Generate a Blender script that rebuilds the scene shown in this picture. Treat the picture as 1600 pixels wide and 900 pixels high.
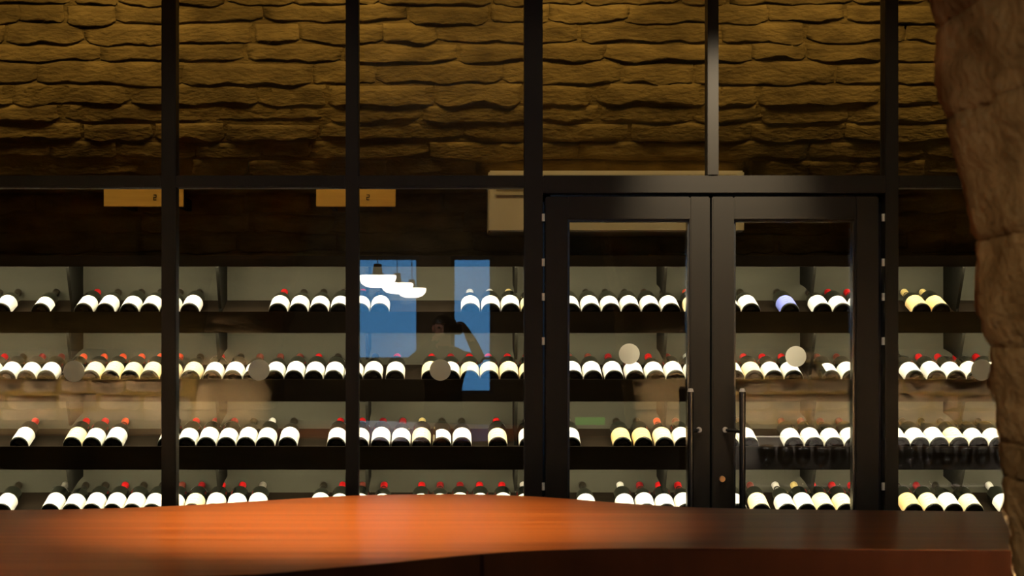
import bpy, bmesh, math, random
from mathutils import Vector, noise

for o in list(bpy.data.objects):
    bpy.data.objects.remove(o)
SC = bpy.context.scene
COL = SC.collection
R = math.radians
random.seed(7)

# ------------------------------------------------------------------ camera
F = 2660.0            # focal length in pixels of the 1600 x 900 frame
PX, PY, EYE = 708.0, 512.0, 1.6
cam_d = bpy.data.cameras.new('camera')
cam = bpy.data.objects.new('view_camera', cam_d)
COL.objects.link(cam)
cam.location = (0, 0, EYE)
cam.rotation_euler = (R(90), 0, 0)
cam_d.sensor_width = 36
cam_d.lens = 36 * F / 1600
cam_d.shift_x = (800 - PX) / 1600
cam_d.shift_y = (PY - 450) / 1600
cam_d.dof.use_dof = True
cam_d.dof.focus_distance = 7.0
cam_d.dof.aperture_fstop = 6.0
SC.camera = cam

def wx(px, Y): return (px - PX) * Y / F
def wz(py, Y): return EYE + (PY - py) * Y / F
def at(px, py, Y): return Vector((wx(px, Y), Y, wz(py, Y)))

# ------------------------------------------------------------------ world, lights, exposure
world = bpy.data.worlds.new('dusk')
SC.world = world
world.use_nodes = True
bg = world.node_tree.nodes['Background']
bg.inputs[0].default_value = (0.13, 0.42, 0.87, 1)
bg.inputs[1].default_value = 5.3
vs = SC.view_settings
vs.view_transform = 'Standard'
vs.look = 'None'
vs.exposure = 0.0
vs.gamma = 1.0
vs.use_curve_mapping = False

def aim(o, tgt):
    d = Vector(tgt) - o.location
    o.rotation_euler = d.to_track_quat('-Z', 'Y').to_euler()

def area(name, loc, tgt, sx, sy, power, col, spread=180):
    l = bpy.data.lights.new(name, 'AREA')
    l.shape = 'RECTANGLE'; l.size = sx; l.size_y = sy
    l.energy = power; l.color = col; l.spread = R(spread)
    o = bpy.data.objects.new(name, l); COL.objects.link(o)
    o.location = loc; aim(o, tgt)
    return o

def spot(name, loc, tgt, angle, blend, power, col, size=0.04):
    l = bpy.data.lights.new(name, 'SPOT')
    l.energy = power; l.color = col; l.spot_size = R(angle); l.spot_blend = blend
    l.shadow_soft_size = size
    o = bpy.data.objects.new(name, l); COL.objects.link(o)
    o.location = loc; aim(o, tgt)
    return o

WARM = (1.0, 0.70, 0.36)
LEDC = (1.0, 0.85, 0.60)
# wall washers high up inside the wine room, close to the stone wall
for k, x in enumerate((-2.3, -1.35, -0.4, 0.55, 1.5, 2.45)):
    spot('wall_washer_light', (x, 6.58, 3.44), (x, 6.99, 2.15), 108, 0.9, 36, (1.0, 0.71, 0.32), 0.12)
# ceiling spots in the bar room, then added fill for the glass and pier
spot('bar_spot_or_fill_light', (-0.50, 4.15, 3.30), (-0.25, 4.42, 1.1), 46, 1.0, 540, WARM, 0.05)
spot('bar_spot_or_fill_light', (-0.95, 3.90, 3.30), (-0.75, 4.1, 1.1), 60, 1.0, 45, WARM, 0.05)
spot('door_spot_light', (0.98, 5.62, 3.20), (0.98, 6.26, 2.17), 36, 1.0, 760, (1.0, 0.83, 0.60), 0.04)
for x in (-1.55, -0.6, 0.45, 1.5):
    spot('bar_spot_or_fill_light', (x, 4.95, 3.50), (x, 6.30, 1.30), 64, 1.0, 25, (1.0, 0.90, 0.68), 0.05)  # added front fill, brightens the safety dots on the glass
spot('pier_fill_light', (-0.65, 1.7, 2.30), (1.0, 2.85, 1.20), 64, 1.0, 37, (1.0, 0.72, 0.40), 0.06)  # added fill without a fixture, lifts the lower pier

# ------------------------------------------------------------------ materials
def new_mat(name):
    m = bpy.data.materials.new(name); m.use_nodes = True
    nt = m.node_tree
    return m, nt, nt.nodes['Principled BSDF']

def plain(name, col, rough=0.5, metal=0.0, spec=0.5, emit=None, estr=0):
    m, nt, b = new_mat(name)
    b.inputs['Base Color'].default_value = (*col, 1)
    b.inputs['Roughness'].default_value = rough
    b.inputs['Metallic'].default_value = metal
    b.inputs['Specular IOR Level'].default_value = spec
    if emit:
        b.inputs['Emission Color'].default_value = (*emit, 1)
        b.inputs['Emission Strength'].default_value = estr
    return m

def noisy(name, c1, c2, scale=(6, 6, 6), detail=6, rough=0.8, bump=0.3, bscale=40, bdist=0.01, spec=0.3, lo=0.35, hi=0.65, coat=0, info=0.0):
    m, nt, b = new_mat(name)
    N, L = nt.nodes, nt.links
    tc = N.new('ShaderNodeTexCoord'); geo = N.new('ShaderNodeNewGeometry')
    mp = N.new('ShaderNodeMapping'); mp.inputs['Scale'].default_value = scale
    L.new(geo.outputs['Position'], mp.inputs['Vector'])
    n1 = N.new('ShaderNodeTexNoise'); n1.inputs['Scale'].default_value = 1; n1.inputs['Detail'].default_value = detail
    L.new(mp.outputs[0], n1.inputs['Vector'])
    cr = N.new('ShaderNodeValToRGB')
    cr.color_ramp.elements[0].position = lo; cr.color_ramp.elements[0].color = (*c1, 1)
    cr.color_ramp.elements[1].position = hi; cr.color_ramp.elements[1].color = (*c2, 1)
    L.new(n1.outputs['Fac'], cr.inputs[0])
    out = cr.outputs[0]
    if info:
        oi = N.new('ShaderNodeObjectInfo')
        mr = N.new('ShaderNodeMapRange'); mr.inputs[3].default_value = 1 - info; mr.inputs[4].default_value = 1 + info
        L.new(oi.outputs['Random'], mr.inputs[0])
        mx = N.new('ShaderNodeVectorMath'); mx.operation = 'SCALE'
        L.new(out, mx.inputs[0]); L.new(mr.outputs[0], mx.inputs['Scale'])
        out = mx.outputs[0]
    L.new(out, b.inputs['Base Color'])
    b.inputs['Roughness'].default_value = rough
    b.inputs['Specular IOR Level'].default_value = spec
    b.inputs['Coat Weight'].default_value = coat
    b.inputs['Coat Roughness'].default_value = 0.2
    if bump:
        n2 = N.new('ShaderNodeTexNoise'); n2.inputs['Scale'].default_value = bscale; n2.inputs['Detail'].default_value = 5
        mp2 = N.new('ShaderNodeMapping')
        s = max(scale); mp2.inputs['Scale'].default_value = tuple(v / s for v in scale)
        L.new(geo.outputs['Position'], mp2.inputs['Vector']); L.new(mp2.outputs[0], n2.inputs['Vector'])
        bp = N.new('ShaderNodeBump'); bp.inputs['Strength'].default_value = bump; bp.inputs['Distance'].default_value = bdist
        L.new(n2.outputs['Fac'], bp.inputs['Height']); L.new(bp.outputs[0], b.inputs['Normal'])
    return m

def glass_mat(name, tint=(0.96, 0.98, 0.97), ior=1.5, rough=0.0):
    m = bpy.data.materials.new(name); m.use_nodes = True
    nt = m.node_tree; N, L = nt.nodes, nt.links
    N.remove(N['Principled BSDF'])
    fr = N.new('ShaderNodeFresnel'); fr.inputs['IOR'].default_value = ior
    tr = N.new('ShaderNodeBsdfTransparent'); tr.inputs[0].default_value = (*tint, 1)
    gl = N.new('ShaderNodeBsdfGlossy'); gl.inputs['Roughness'].default_value = rough
    mx = N.new('ShaderNodeMixShader')
    L.new(fr.outputs[0], mx.inputs[0]); L.new(tr.outputs[0], mx.inputs[1]); L.new(gl.outputs[0], mx.inputs[2])
    L.new(mx.outputs[0], N['Material Output'].inputs[0])
    return m

def frost_mat():
    m = bpy.data.materials.new('frosted_film'); m.use_nodes = True
    nt = m.node_tree; N, L = nt.nodes, nt.links
    N.remove(N['Principled BSDF'])
    d = N.new('ShaderNodeBsdfDiffuse'); d.inputs[0].default_value = (0.86, 0.86, 0.74, 1)
    t = N.new('ShaderNodeBsdfTranslucent'); t.inputs[0].default_value = (0.9, 0.87, 0.76, 1)
    p = N.new('ShaderNodeBsdfTransparent')
    a = N.new('ShaderNodeMixShader'); a.inputs[0].default_value = 0.5
    L.new(d.outputs[0], a.inputs[1]); L.new(t.outputs[0], a.inputs[2])
    c = N.new('ShaderNodeMixShader'); c.inputs[0].default_value = 0.94
    L.new(p.outputs[0], c.inputs[1]); L.new(a.outputs[0], c.inputs[2])
    L.new(c.outputs[0], N['Material Output'].inputs[0])
    return m

def wood_mat(name, c1, c2, rough=0.3, coat=0.0, scale=(1.2, 14, 14), bump=0.05, spec=0.5):
    return noisy(name, c1, c2, scale=scale, detail=8, rough=rough, bump=bump, bscale=60, bdist=0.002, spec=spec, lo=0.3, hi=0.7, coat=coat)

M = {}
M['frame'] = plain('black_steel', (0.009, 0.0076, 0.0054), 0.45, 0.0, 0.2)
M['hinge'] = plain('satin_nickel', (0.78, 0.74, 0.66), 0.35, 0.0, 0.6)
M['rosette'] = plain('dull_nickel', (0.32, 0.29, 0.26), 0.35, 0.0, 0.6)
M['handle'] = plain('black_handle', (0.012, 0.012, 0.012), 0.25, 0.0, 0.6)
M['brass'] = plain('brass', (0.75, 0.45, 0.22), 0.3, 1.0)
M['glass'] = glass_mat('pane_glass')
M['frost'] = frost_mat()
M['crystal'] = glass_mat('wine_glass_crystal', (0.9, 0.92, 0.92), 2.0, 0.05)
M['stone'] = noisy('sandstone', (0.085, 0.051, 0.012), (0.19, 0.118, 0.030), (7, 7, 16), 8, 0.9, 0.9, 70, 0.008, 0.15, 0.3, 0.72, info=0.12)
M['mortar'] = noisy('lime_mortar', (0.085, 0.051, 0.012), (0.175, 0.108, 0.028), (7, 7, 16), 8, 0.95, 0.9, 60, 0.010, 0.1, 0.3, 0.7)
M['pier'] = noisy('pier_stone', (0.19, 0.122, 0.055), (0.43, 0.295, 0.150), (7, 7, 8), 10, 0.95, 1.0, 38, 0.02, 0.1, 0.32, 0.70, info=0.22)
M['archstone'] = noisy('arch_stone', (0.10, 0.062, 0.033), (0.52, 0.37, 0.22), (9, 9, 16), 8, 0.95, 0.9, 60, 0.012, 0.1, 0.32, 0.68, info=0.5)
M['plaster'] = noisy('dark_plaster', (0.16, 0.12, 0.08), (0.24, 0.18, 0.12), (2, 2, 2), 5, 0.9, 0.3, 20, 0.01, 0.1)
M['floor'] = noisy('dark_floor', (0.03, 0.02, 0.013), (0.055, 0.036, 0.022), (3, 3, 3), 5, 0.5, 0.1, 30, 0.004, 0.3)
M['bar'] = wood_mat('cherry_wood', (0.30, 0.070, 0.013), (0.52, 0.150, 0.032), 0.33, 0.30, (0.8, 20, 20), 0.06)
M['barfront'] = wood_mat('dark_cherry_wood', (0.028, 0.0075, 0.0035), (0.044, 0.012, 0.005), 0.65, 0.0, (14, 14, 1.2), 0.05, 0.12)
M['rack'] = wood_mat('dark_stained_oak', (0.011, 0.0075, 0.004), (0.020, 0.013, 0.007), 0.75, 0.0, (2, 18, 18), 0.1, 0.12)
M['rackback'] = noisy('grey_green_panel', (0.058, 0.055, 0.036), (0.068, 0.064, 0.043), (2, 2, 12), 4, 0.7, 0.03, 40, 0.002, 0.2)
M['bracket'] = plain('bracket_grey', (0.006, 0.0055, 0.0035), 0.8, 0.0, 0.08)
M['led'] = plain('led_diffuser', (0.8, 0.8, 0.75), 0.5, 0, 0.3, LEDC, 6.0)
M['bottle'] = plain('dark_bottle_glass', (0.008, 0.009, 0.006), 0.12, 0.0, 0.5)
M['plaque'] = wood_mat('pine_board', (0.50, 0.27, 0.05), (0.66, 0.38, 0.08), 0.6, 0.0, (2, 10, 30), 0.05, 0.2)
M['ink'] = plain('dark_ink', (0.012, 0.009, 0.007), 0.7, 0.0, 0.2)
M['cooler'] = plain('beige_enamel', (0.50, 0.42, 0.27), 0.5)
M['coolgrille'] = plain('beige_louvre', (0.42, 0.35, 0.22), 0.55)
M['shade'] = plain('glowing_opal_glass', (0.9, 0.88, 0.84), 0.4, 0, 0.5, (1.0, 0.86, 0.74), 34.0)
M['darkmetal'] = plain('dark_bronze', (0.05, 0.035, 0.025), 0.45)
M['winframe'] = plain('window_paint', (0.10, 0.10, 0.10), 0.5)
M['green'] = plain('green_lit_panel', (0.05, 0.3, 0.05), 0.5, 0, 0.3, (0.12, 0.70, 0.05), 1.5)
M['skin'] = plain('skin', (0.78, 0.42, 0.30), 0.5, 0, 0.4)
M['hair'] = plain('dark_hair', (0.012, 0.009, 0.007), 0.5)
M['jacket'] = noisy('black_cloth', (0.010, 0.010, 0.011), (0.018, 0.018, 0.02), (30, 30, 30), 3, 0.9, 0.2, 200, 0.002, 0.1)
M['trousers'] = plain('dark_trousers', (0.02, 0.022, 0.03), 0.9)
M['shoe'] = plain('black_shoe', (0.01, 0.01, 0.01), 0.4)
M['camblack'] = plain('camera_black', (0.012, 0.012, 0.012), 0.5)
CAPS = {
    'dark': plain('capsule_black', (0.022, 0.017, 0.010), 0.35),
    'brown': plain('capsule_brown', (0.16, 0.035, 0.022), 0.4),
    'burgundy': plain('capsule_burgundy', (0.26, 0.010, 0.012), 0.4),
    'red': plain('capsule_red', (0.62, 0.010, 0.012), 0.4),
    'orange': plain('capsule_orange', (0.80, 0.10, 0.035), 0.4),
    'white': plain('capsule_white', (0.80, 0.78, 0.70), 0.4),
    'gold': plain('capsule_gold', (0.75, 0.58, 0.22), 0.35),
    'grey': plain('capsule_grey', (0.22, 0.20, 0.16), 0.35),
}
def paper(name, col, line):
    m, nt, b = new_mat(name)
    N, L = nt.nodes, nt.links
    tc = N.new('ShaderNodeTexCoord'); sp = N.new('ShaderNodeSeparateXYZ'); L.new(tc.outputs['Object'], sp.inputs[0])
    a = N.new('ShaderNodeMath'); a.operation = 'MULTIPLY'; a.inputs[1].default_value = 2 * math.pi / 0.028
    L.new(sp.outputs['Z'], a.inputs[0])
    s = N.new('ShaderNodeMath'); s.operation = 'SINE'; L.new(a.outputs[0], s.inputs[0])
    g = N.new('ShaderNodeMath'); g.operation = 'GREATER_THAN'; g.inputs[1].default_value = 0.55; L.new(s.outputs[0], g.inputs[0])
    x = N.new('ShaderNodeMath'); x.operation = 'ABSOLUTE'; L.new(sp.outputs['X'], x.inputs[0])
    xl = N.new('ShaderNodeMath'); xl.operation = 'LESS_THAN'; xl.inputs[1].default_value = 0.020; L.new(x.outputs[0], xl.inputs[0])
    nz = N.new('ShaderNodeTexNoise'); nz.inputs['Scale'].default_value = 260; L.new(tc.outputs['Object'], nz.inputs['Vector'])
    ng = N.new('ShaderNodeMath'); ng.operation = 'GREATER_THAN'; ng.inputs[1].default_value = 0.5; L.new(nz.outputs['Fac'], ng.inputs[0])
    m1 = N.new('ShaderNodeMath'); m1.operation = 'MULTIPLY'; L.new(g.outputs[0], m1.inputs[0]); L.new(xl.outputs[0], m1.inputs[1])
    m2 = N.new('ShaderNodeMath'); m2.operation = 'MULTIPLY'; L.new(m1.outputs[0], m2.inputs[0]); L.new(ng.outputs[0], m2.inputs[1])
    mx = N.new('ShaderNodeMix'); mx.data_type = 'RGBA'
    L.new(m2.outputs[0], mx.inputs['Factor']); mx.inputs[6].default_value = (*col, 1); mx.inputs[7].default_value = (*line, 1)
    L.new(mx.outputs[2], b.inputs['Base Color'])
    b.inputs['Roughness'].default_value = 0.7; b.inputs['Specular IOR Level'].default_value = 0.2
    return m
PAPER = {
    'white': paper('label_white', (0.82, 0.80, 0.72), (0.42, 0.38, 0.32)),
    'cream': paper('label_cream', (0.80, 0.68, 0.42), (0.42, 0.32, 0.18)),
    'yellow': paper('label_yellow', (0.78, 0.56, 0.25), (0.40, 0.25, 0.10)),
    'blue': paper('label_blue', (0.20, 0.24, 0.72), (0.10, 0.12, 0.4)),
}

# ------------------------------------------------------------------ helpers
def tag(o, label=None, cat=None, group=None, kind=None):
    if label: o['label'] = label
    if cat: o['category'] = cat
    if group: o['group'] = group
    if kind: o['kind'] = kind
    return o

def empty(name, loc=(0, 0, 0)):
    o = bpy.data.objects.new(name, None); COL.objects.link(o); o.location = loc
    o.empty_display_size = 0.1
    return o

def origin(o):
    v = Vector((0, 0, 0))
    while o: v += o.location; o = o.parent
    return v

def link_mesh(name, me, mat, parent=None, smooth=False):
    """world-space mesh data -> one object; a parent only translates"""
    o = bpy.data.objects.new(name, me); COL.objects.link(o)
    if mat: me.materials.append(mat)
    if smooth:
        for p in me.polygons: p.use_smooth = True
    if parent:
        off = origin(parent)
        o.parent = parent
        if off.length > 0:
            for v in me.vertices: v.co -= off
    return o

class MB:
    def __init__(self): self.v = []; self.f = []
    def add(self, vs, fs):
        b = len(self.v); self.v += [tuple(p) for p in vs]; self.f += [tuple(i + b for i in f) for f in fs]; return self
    def box(self, x0, x1, y0, y1, z0, z1):
        return self.add([(x, y, z) for z in (z0, z1) for y in (y0, y1) for x in (x0, x1)],
                 [(0, 2, 3, 1), (4, 5, 7, 6), (0, 1, 5, 4), (2, 6, 7, 3), (0, 4, 6, 2), (1, 3, 7, 5)])
    def tube(self, a, b, r0, r1=None, n=12):
        a, b = Vector(a), Vector(b); r1 = r0 if r1 is None else r1
        d = (b - a).normalized(); u = d.orthogonal().normalized(); w = d.cross(u)
        vs = []
        for p, r in ((a, r0), (b, r1)):
            for k in range(n):
                t = 2 * math.pi * k / n; vs.append(p + u * (r * math.cos(t)) + w * (r * math.sin(t)))
        fs = [(k, (k + 1) % n, n + (k + 1) % n, n + k) for k in range(n)]
        fs += [tuple(range(n - 1, -1, -1)), tuple(range(n, 2 * n))]
        return self.add(vs, fs)
    def lathe(self, prof, n=24, c=(0, 0, 0), a0=0.0, a1=2 * math.pi):
        full = abs(a1 - a0 - 2 * math.pi) < 1e-6
        m = n if full else n + 1
        vs = []
        for r, z in prof:
            for k in range(m):
                t = a0 + (a1 - a0) * k / n; vs.append((c[0] + r * math.cos(t), c[1] + r * math.sin(t), c[2] + z))
        fs = []
        for i in range(len(prof) - 1):
            for k in range(n):
                q = (k + 1) % m
                fs.append((i * m + k, i * m + q, (i + 1) * m + q, (i + 1) * m + k))
        return self.add(vs, fs)
    def prism(self, pts, axis, a, b):
        """polygon pts in the other two axes, extruded on axis from a to b"""
        n = len(pts)
        def mk(p, t):
            return {'x': (t, p[0], p[1]), 'y': (p[0], t, p[1]), 'z': (p[0], p[1], t)}[axis]
        vs = [mk(p, a) for p in pts] + [mk(p, b) for p in pts]
        fs = [tuple(range(n)), tuple(range(2 * n - 1, n - 1, -1))]
        fs += [(k, n + k, n + (k + 1) % n, (k + 1) % n) for k in range(n)]
        return self.add(vs, fs)
    def mesh(self, name, bevel=0.0, seg=2, merge=False):
        me = bpy.data.meshes.new(name); me.from_pydata(self.v, [], self.f)
        bm = bmesh.new(); bm.from_mesh(me)
        if merge: bmesh.ops.remove_doubles(bm, verts=bm.verts, dist=1e-5)
        bmesh.ops.recalc_face_normals(bm, faces=bm.faces)
        if bevel:
            es = [e for e in bm.edges if len(e.link_faces) == 2 and e.calc_face_angle(0) > 0.6]
            bmesh.ops.bevel(bm, geom=es, offset=bevel, segments=seg, affect='EDGES', clamp_overlap=True)
        bm.to_mesh(me); bm.free()
        return me
    def build(self, name, mat, parent=None, bevel=0.0, smooth=False, seg=2, merge=False):
        return link_mesh(name, self.mesh(name, bevel, seg, merge), mat, parent, smooth)

def bx(name, mat, parent, x0, x1, y0, y1, z0, z1, bevel=0.0):
    return MB().box(min(x0, x1), max(x0, x1), min(y0, y1), max(y0, y1), min(z0, z1), max(z0, z1)).build(name, mat, parent, bevel)

# ------------------------------------------------------------------ the room shell
XL, XR, YB, YF, ZC = -5.0, 6.0, -4.7, 7.40, 3.6
GL = 6.30                                            # plane of the glass partition
ARCH_F, ARCH_N = 3.10, 2.42                          # far and near face of the arch wall

tag(bx('floor', M['floor'], None, XL - .2, XR + .2, YB - .3, YF + .3, -0.1, 0), 'dark floor of the cellar bar', 'floor', kind='structure')
tag(bx('ceiling', M['plaster'], None, XL - .2, XR + .2, YB - .3, YF + .3, ZC, ZC + .1), 'dark plaster ceiling above the bar and wine room', 'ceiling', kind='structure')
tag(bx('wall_left', M['mortar'], None, XL - .2, XL, YB - .3, YF + .3, 0, ZC), 'rough left side wall of the cellar', 'wall', kind='structure')
tag(bx('wall_right', M['mortar'], None, XR, XR + .2, YB - .3, YF + .3, 0, ZC), 'rough right side wall of the cellar', 'wall', kind='structure')

# rear wall with two tall windows (seen only mirrored in the glass)
W1 = (-1.02, -0.345, 1.26, 2.33)
W2 = (-0.02, 0.41, 0.92, 2.33)
rear = MB()
rear.box(XL, W1[0], YB - .3, YB, 0, ZC).box(W1[1], W2[0], YB - .3, YB, 0, ZC).box(W2[1], XR, YB - .3, YB, 0, ZC)
for w in (W1, W2):
    rear.box(w[0], w[1], YB - .3, YB, 0, w[2]).box(w[0], w[1], YB - .3, YB, w[3], ZC)
tag(rear.build('wall_rear', M['plaster']), 'dark rear wall behind the camera with two blue windows', 'wall', kind='structure')
for k, w in enumerate((W1, W2)):
    e = empty('window_%d' % (k + 1), (0.5 * (w[0] + w[1]), YB - .2, w[2]))
    tag(e, ('wider' if k == 0 else 'narrower') + ' blue dusk window mirrored in the third glass pane', 'window', kind='structure')
    t = 0.035
    f = MB().box(w[0], w[0] + t, YB - .22, YB - .17, w[2], w[3]).box(w[1] - t, w[1], YB - .22, YB - .17, w[2], w[3])
    f.box(w[0] + t, w[1] - t, YB - .22, YB - .17, w[2], w[2] + t).box(w[0] + t, w[1] - t, YB - .22, YB - .17, w[3] - t, w[3])
    f.build('window_frame', M['winframe'], e)
    bx('pane', M['glass'], e, w[0] + t, w[1] - t, YB - .198, YB - .192, w[2] + t, w[3] - t)
    if k: bx('glazing_bar', M['winframe'], e, w[0] + t, w[1] - t, YB - .21, YB - .18, w[2] + .35, w[2] + .375)

# ------------------------------------------------------------------ rough stones
def stone_mesh(w, h, d, seed, nx=14, ny=4, side=-1):
    """a weathered slab, flush with the mortar at its top and ends, proud along its ragged lower edge"""
    rnd = random.Random(seed)
    so = Vector((rnd.uniform(0, 90), rnd.uniform(0, 90), rnd.uniform(0, 90)))
    dip = rnd.uniform(-0.007, 0.007); wav = rnd.choice((1, 2, 3)); fade = rnd.uniform(0.2, 1.0)
    vs = []
    for j in range(ny + 1):
        v = (0, 0.10, 0.38, 0.7, 1.0)[j] if ny == 4 else j / ny
        for i in range(nx + 1):
            u = i / nx
            x, z = u * w, v * h
            n1 = noise.noise(Vector((x * 9, z * 6, 0)) + so)
            n2 = noise.noise(Vector((x * 34, z * 20, 7)) + so)
            n3 = noise.noise(Vector((x * 5, 0, 19)) + so)
            if j <= 1:
                z += 0.016 * n1 + 0.007 * n2 + dip * math.sin(u * math.pi * wav)
            if i in (0, nx): x += 0.012 * n2; z += 0.010 * (1 - v)
            edge = min(1.0, min(u, 1 - u) * w / 0.07)
            low = max(0.06, min(1.0, 0.75 + 1.6 * n3 * fade))
            prof = (0.12 + 0.88 * low * (1 - v) ** 1.3) * (0.10 + 0.90 * edge)
            if j == 0: prof *= 0.82
            if j == ny: prof = 0.02
            dep = d * prof * (1 + 0.35 * n1) + 0.0035 * n2 * (0.3 if j == ny else 1)
            vs.append((x, side * max(dep, 0.0006), z))
    nf = len(vs)
    ring = [i for i in range(nx + 1)] + [(j * (nx + 1) + nx) for j in range(1, ny + 1)] + \
           [ny * (nx + 1) + i for i in range(nx - 1, -1, -1)] + [j * (nx + 1) for j in range(ny - 1, 0, -1)]
    for i in ring:
        p = vs[i]; vs.append((p[0], -side * 0.012, p[2] + (0.006 if i <= nx else 0)))
    fs = []
    for j in range(ny):
        for i in range(nx):
            a = j * (nx + 1) + i
            fs.append((a, a + 1, a + nx + 2, a + nx + 1))
    m = len(ring)
    for k in range(m):
        fs.append((ring[k], nf + k, nf + (k + 1) % m, ring[(k + 1) % m]))
    me = bpy.data.meshes.new('stone'); me.from_pydata(vs, [], fs)
    bm = bmesh.new(); bm.from_mesh(me); bmesh.ops.recalc_face_normals(bm, faces=bm.faces)
    bm.faces.ensure_lookup_table()
    for q, f in enumerate(bm.faces): f.smooth = q < nx * ny
    bm.to_mesh(me); bm.free()
    return me

def rnd_k(seed): return 1 + (seed % 3)

SEED = [0]
def lay_stones(parent, x0, x1, zs, yf, side, mat, depth=(0.006, 0.016), wid=(0.18, 0.62), gaps=(-0.01, 0.02), fill=(0.92, 1.03)):
    off = origin(parent)
    for r in range(len(zs) - 1):
        z0, z1 = zs[r], zs[r + 1]
        x = x0 + random.uniform(-0.12, 0)
        while x < x1 - 0.06:
            w = random.uniform(*wid); w = min(w, x1 - x)
            SEED[0] += 1
            gap = random.uniform(*gaps)
            hh = (z1 - z0) * random.uniform(*fill)
            me = stone_mesh(w - gap, hh, random.uniform(*depth), SEED[0], side=side)
            me.materials.append(mat)
            o = bpy.data.objects.new('stone', me); COL.objects.link(o); o.parent = parent
            y0, y1 = yf(z0 + .001), yf(z1)
            o.location = Vector((max(x, x0 - .1), y0, z0 + random.uniform(-0.004, 0.006))) - off
            o.rotation_euler = (math.atan2(y0 - y1, z1 - z0), random.uniform(-0.010, 0.010), 0)
            x += w

YU = 7.05                                            # face of the overhanging vault haunch
def wall_y(z):
    """stone face: upright haunch above, curving back under it, set-back wall below"""
    if z >= 2.60: return YU - 0.05 * max(0, z - 2.9)
    if z >= 2.21: return YU + 0.115 * ((2.60 - z) / 0.39) ** 1.8
    return YF
zz = [3.6, 3.3, 2.9, 2.6] + [2.60 - .0245 * k for k in range(1, 16)]
prof = [(YF + .3, 0), (YF, 0), (YF, 2.21), (YU + .115, 2.21)] + [(wall_y(z), z) for z in zz[::-1]] + [(YF + .3, 3.6)]
wall_back = MB().prism(prof, 'x', XL, XR).build('wall_back', M['mortar'])
tag(wall_back, 'rough stone cellar wall behind and above the wine rack', 'wall', kind='structure')
low = [417, 395, 364, 333, 302]
lay_stones(wall_back, -2.35, 2.85, [wz(p, YF) for p in low], lambda z: YF, -1, M['stone'])
up = [272, 244, 217, 190, 164, 131, 96, 68, 36, 7, -24, -55]
lay_stones(wall_back, -2.25, 2.75, [wz(p, YU) for p in up], wall_y, -1, M['stone'])

# ------------------------------------------------------------------ arch wall with its stone pier
EDGE = [(-700, 1120), (-450, 1260), (-200, 1380), (0, 1447), (22, 1449), (44, 1458), (60, 1463), (110, 1466), (160, 1474), (190, 1483), (240, 1490),
        (270, 1500), (300, 1507), (340, 1513), (375, 1522), (420, 1522), (470, 1527), (500, 1534), (540, 1540), (620, 1549),
        (690, 1557), (740, 1561), (800, 1569), (850, 1576), (900, 1580), (1100, 1596), (1500, 1600), (1900, 1600)]
def edge_x(z):
    py = PY - (z - EYE) * F / ARCH_F
    for (a, pa), (b, pb) in zip(EDGE, EDGE[1:]):
        if a <= py <= b:
            return wx(pa + (pb - pa) * (py - a) / (b - a), ARCH_F)
    return wx(EDGE[0][1] if py < EDGE[0][0] else EDGE[-1][1], ARCH_F)

wall_arch = empty('wall_arch', (0, 0.5 * (ARCH_N + ARCH_F), 0))
tag(wall_arch, 'thick brown stone arch wall whose pier rises at the right edge', 'wall', kind='structure')
for s in (1, -1):
    zz = [ZC * k / 36 for k in range(37)]
    pts = [(s * (edge_x(z) + 0.05), z) for z in zz] + [(XR if s > 0 else XL, ZC), (XR if s > 0 else XL, 0)]
    MB().prism(pts, 'y', ARCH_N + 0.03, ARCH_F - 0.02).build('masonry_core', M['mortar'], wall_arch)

def pier_block(z0, z1, s, seed, nx=5, ny=18, nz=12, width=0.42):
    """one irregular block of the arch jamb"""
    so = Vector((3.7, 1.3, seed * 0.06))
    me = bpy.data.meshes.new('jamb_block')
    vs, fs, idx = [], [], {}
    def vert(i, j, k):
        if (i, j, k) in idx: return idx[(i, j, k)]
        u, v, w = i / nx, j / ny, k / nz
        z = z0 + (z1 - z0) * w
        ex = edge_x(z)
        p = Vector((ex + width * u, ARCH_N + (ARCH_F - ARCH_N) * v, z))
        # rounded arrises
        rr = 0.022
        du, dw = min(u, 1 - u) * width, min(w, 1 - w) * (z1 - z0)
        dv = min(v, 1 - v) * (ARCH_F - ARCH_N)
        if i == 0:
            p.x += rr * max(0, 1 - dw / 0.02) * 0.10 + 0.9 * rr * max(0, 1 - dv / 0.05) * (v < .5)
        q = Vector((p.x * 5, p.y * 5, p.z * 6)) + so
        a = noise.noise(q); b = noise.noise(q * 3.1); c = noise.noise(q * 8)
        amp = 0.022 * a + 0.014 * b + 0.009 * c
        if i == 0: p.x -= amp * (0.35 if v > 0.93 else 1.0)
        if j == 0: p.y -= amp
        if j == ny: p.y += amp * 1.1 - 0.012 * max(0, 1 - dw / 0.02)
        p.x *= s
        vs.append(p); idx[(i, j, k)] = len(vs) - 1
        return len(vs) - 1
    for j in range(ny):
        for k in range(nz):
            for i in (0, nx):
                fs.append((vert(i, j, k), vert(i, j + 1, k), vert(i, j + 1, k + 1), vert(i, j, k + 1)))
    for i in range(nx):
        for k in range(nz):
            for j in (0, ny):
                fs.append((vert(i, j, k), vert(i + 1, j, k), vert(i + 1, j, k + 1), vert(i, j, k + 1)))
        for j in range(ny):
            for k in (0, nz):
                fs.append((vert(i, j, k), vert(i + 1, j, k), vert(i + 1, j + 1, k), vert(i, j + 1, k)))
    me.from_pydata(vs, [], fs)
    bm = bmesh.new(); bm.from_mesh(me); bmesh.ops.recalc_face_normals(bm, faces=bm.faces)
    for f in bm.faces: f.smooth = True
    bm.to_mesh(me); bm.free()
    return link_mesh('jamb_block', me, M['pier'], wall_arch)

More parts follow.
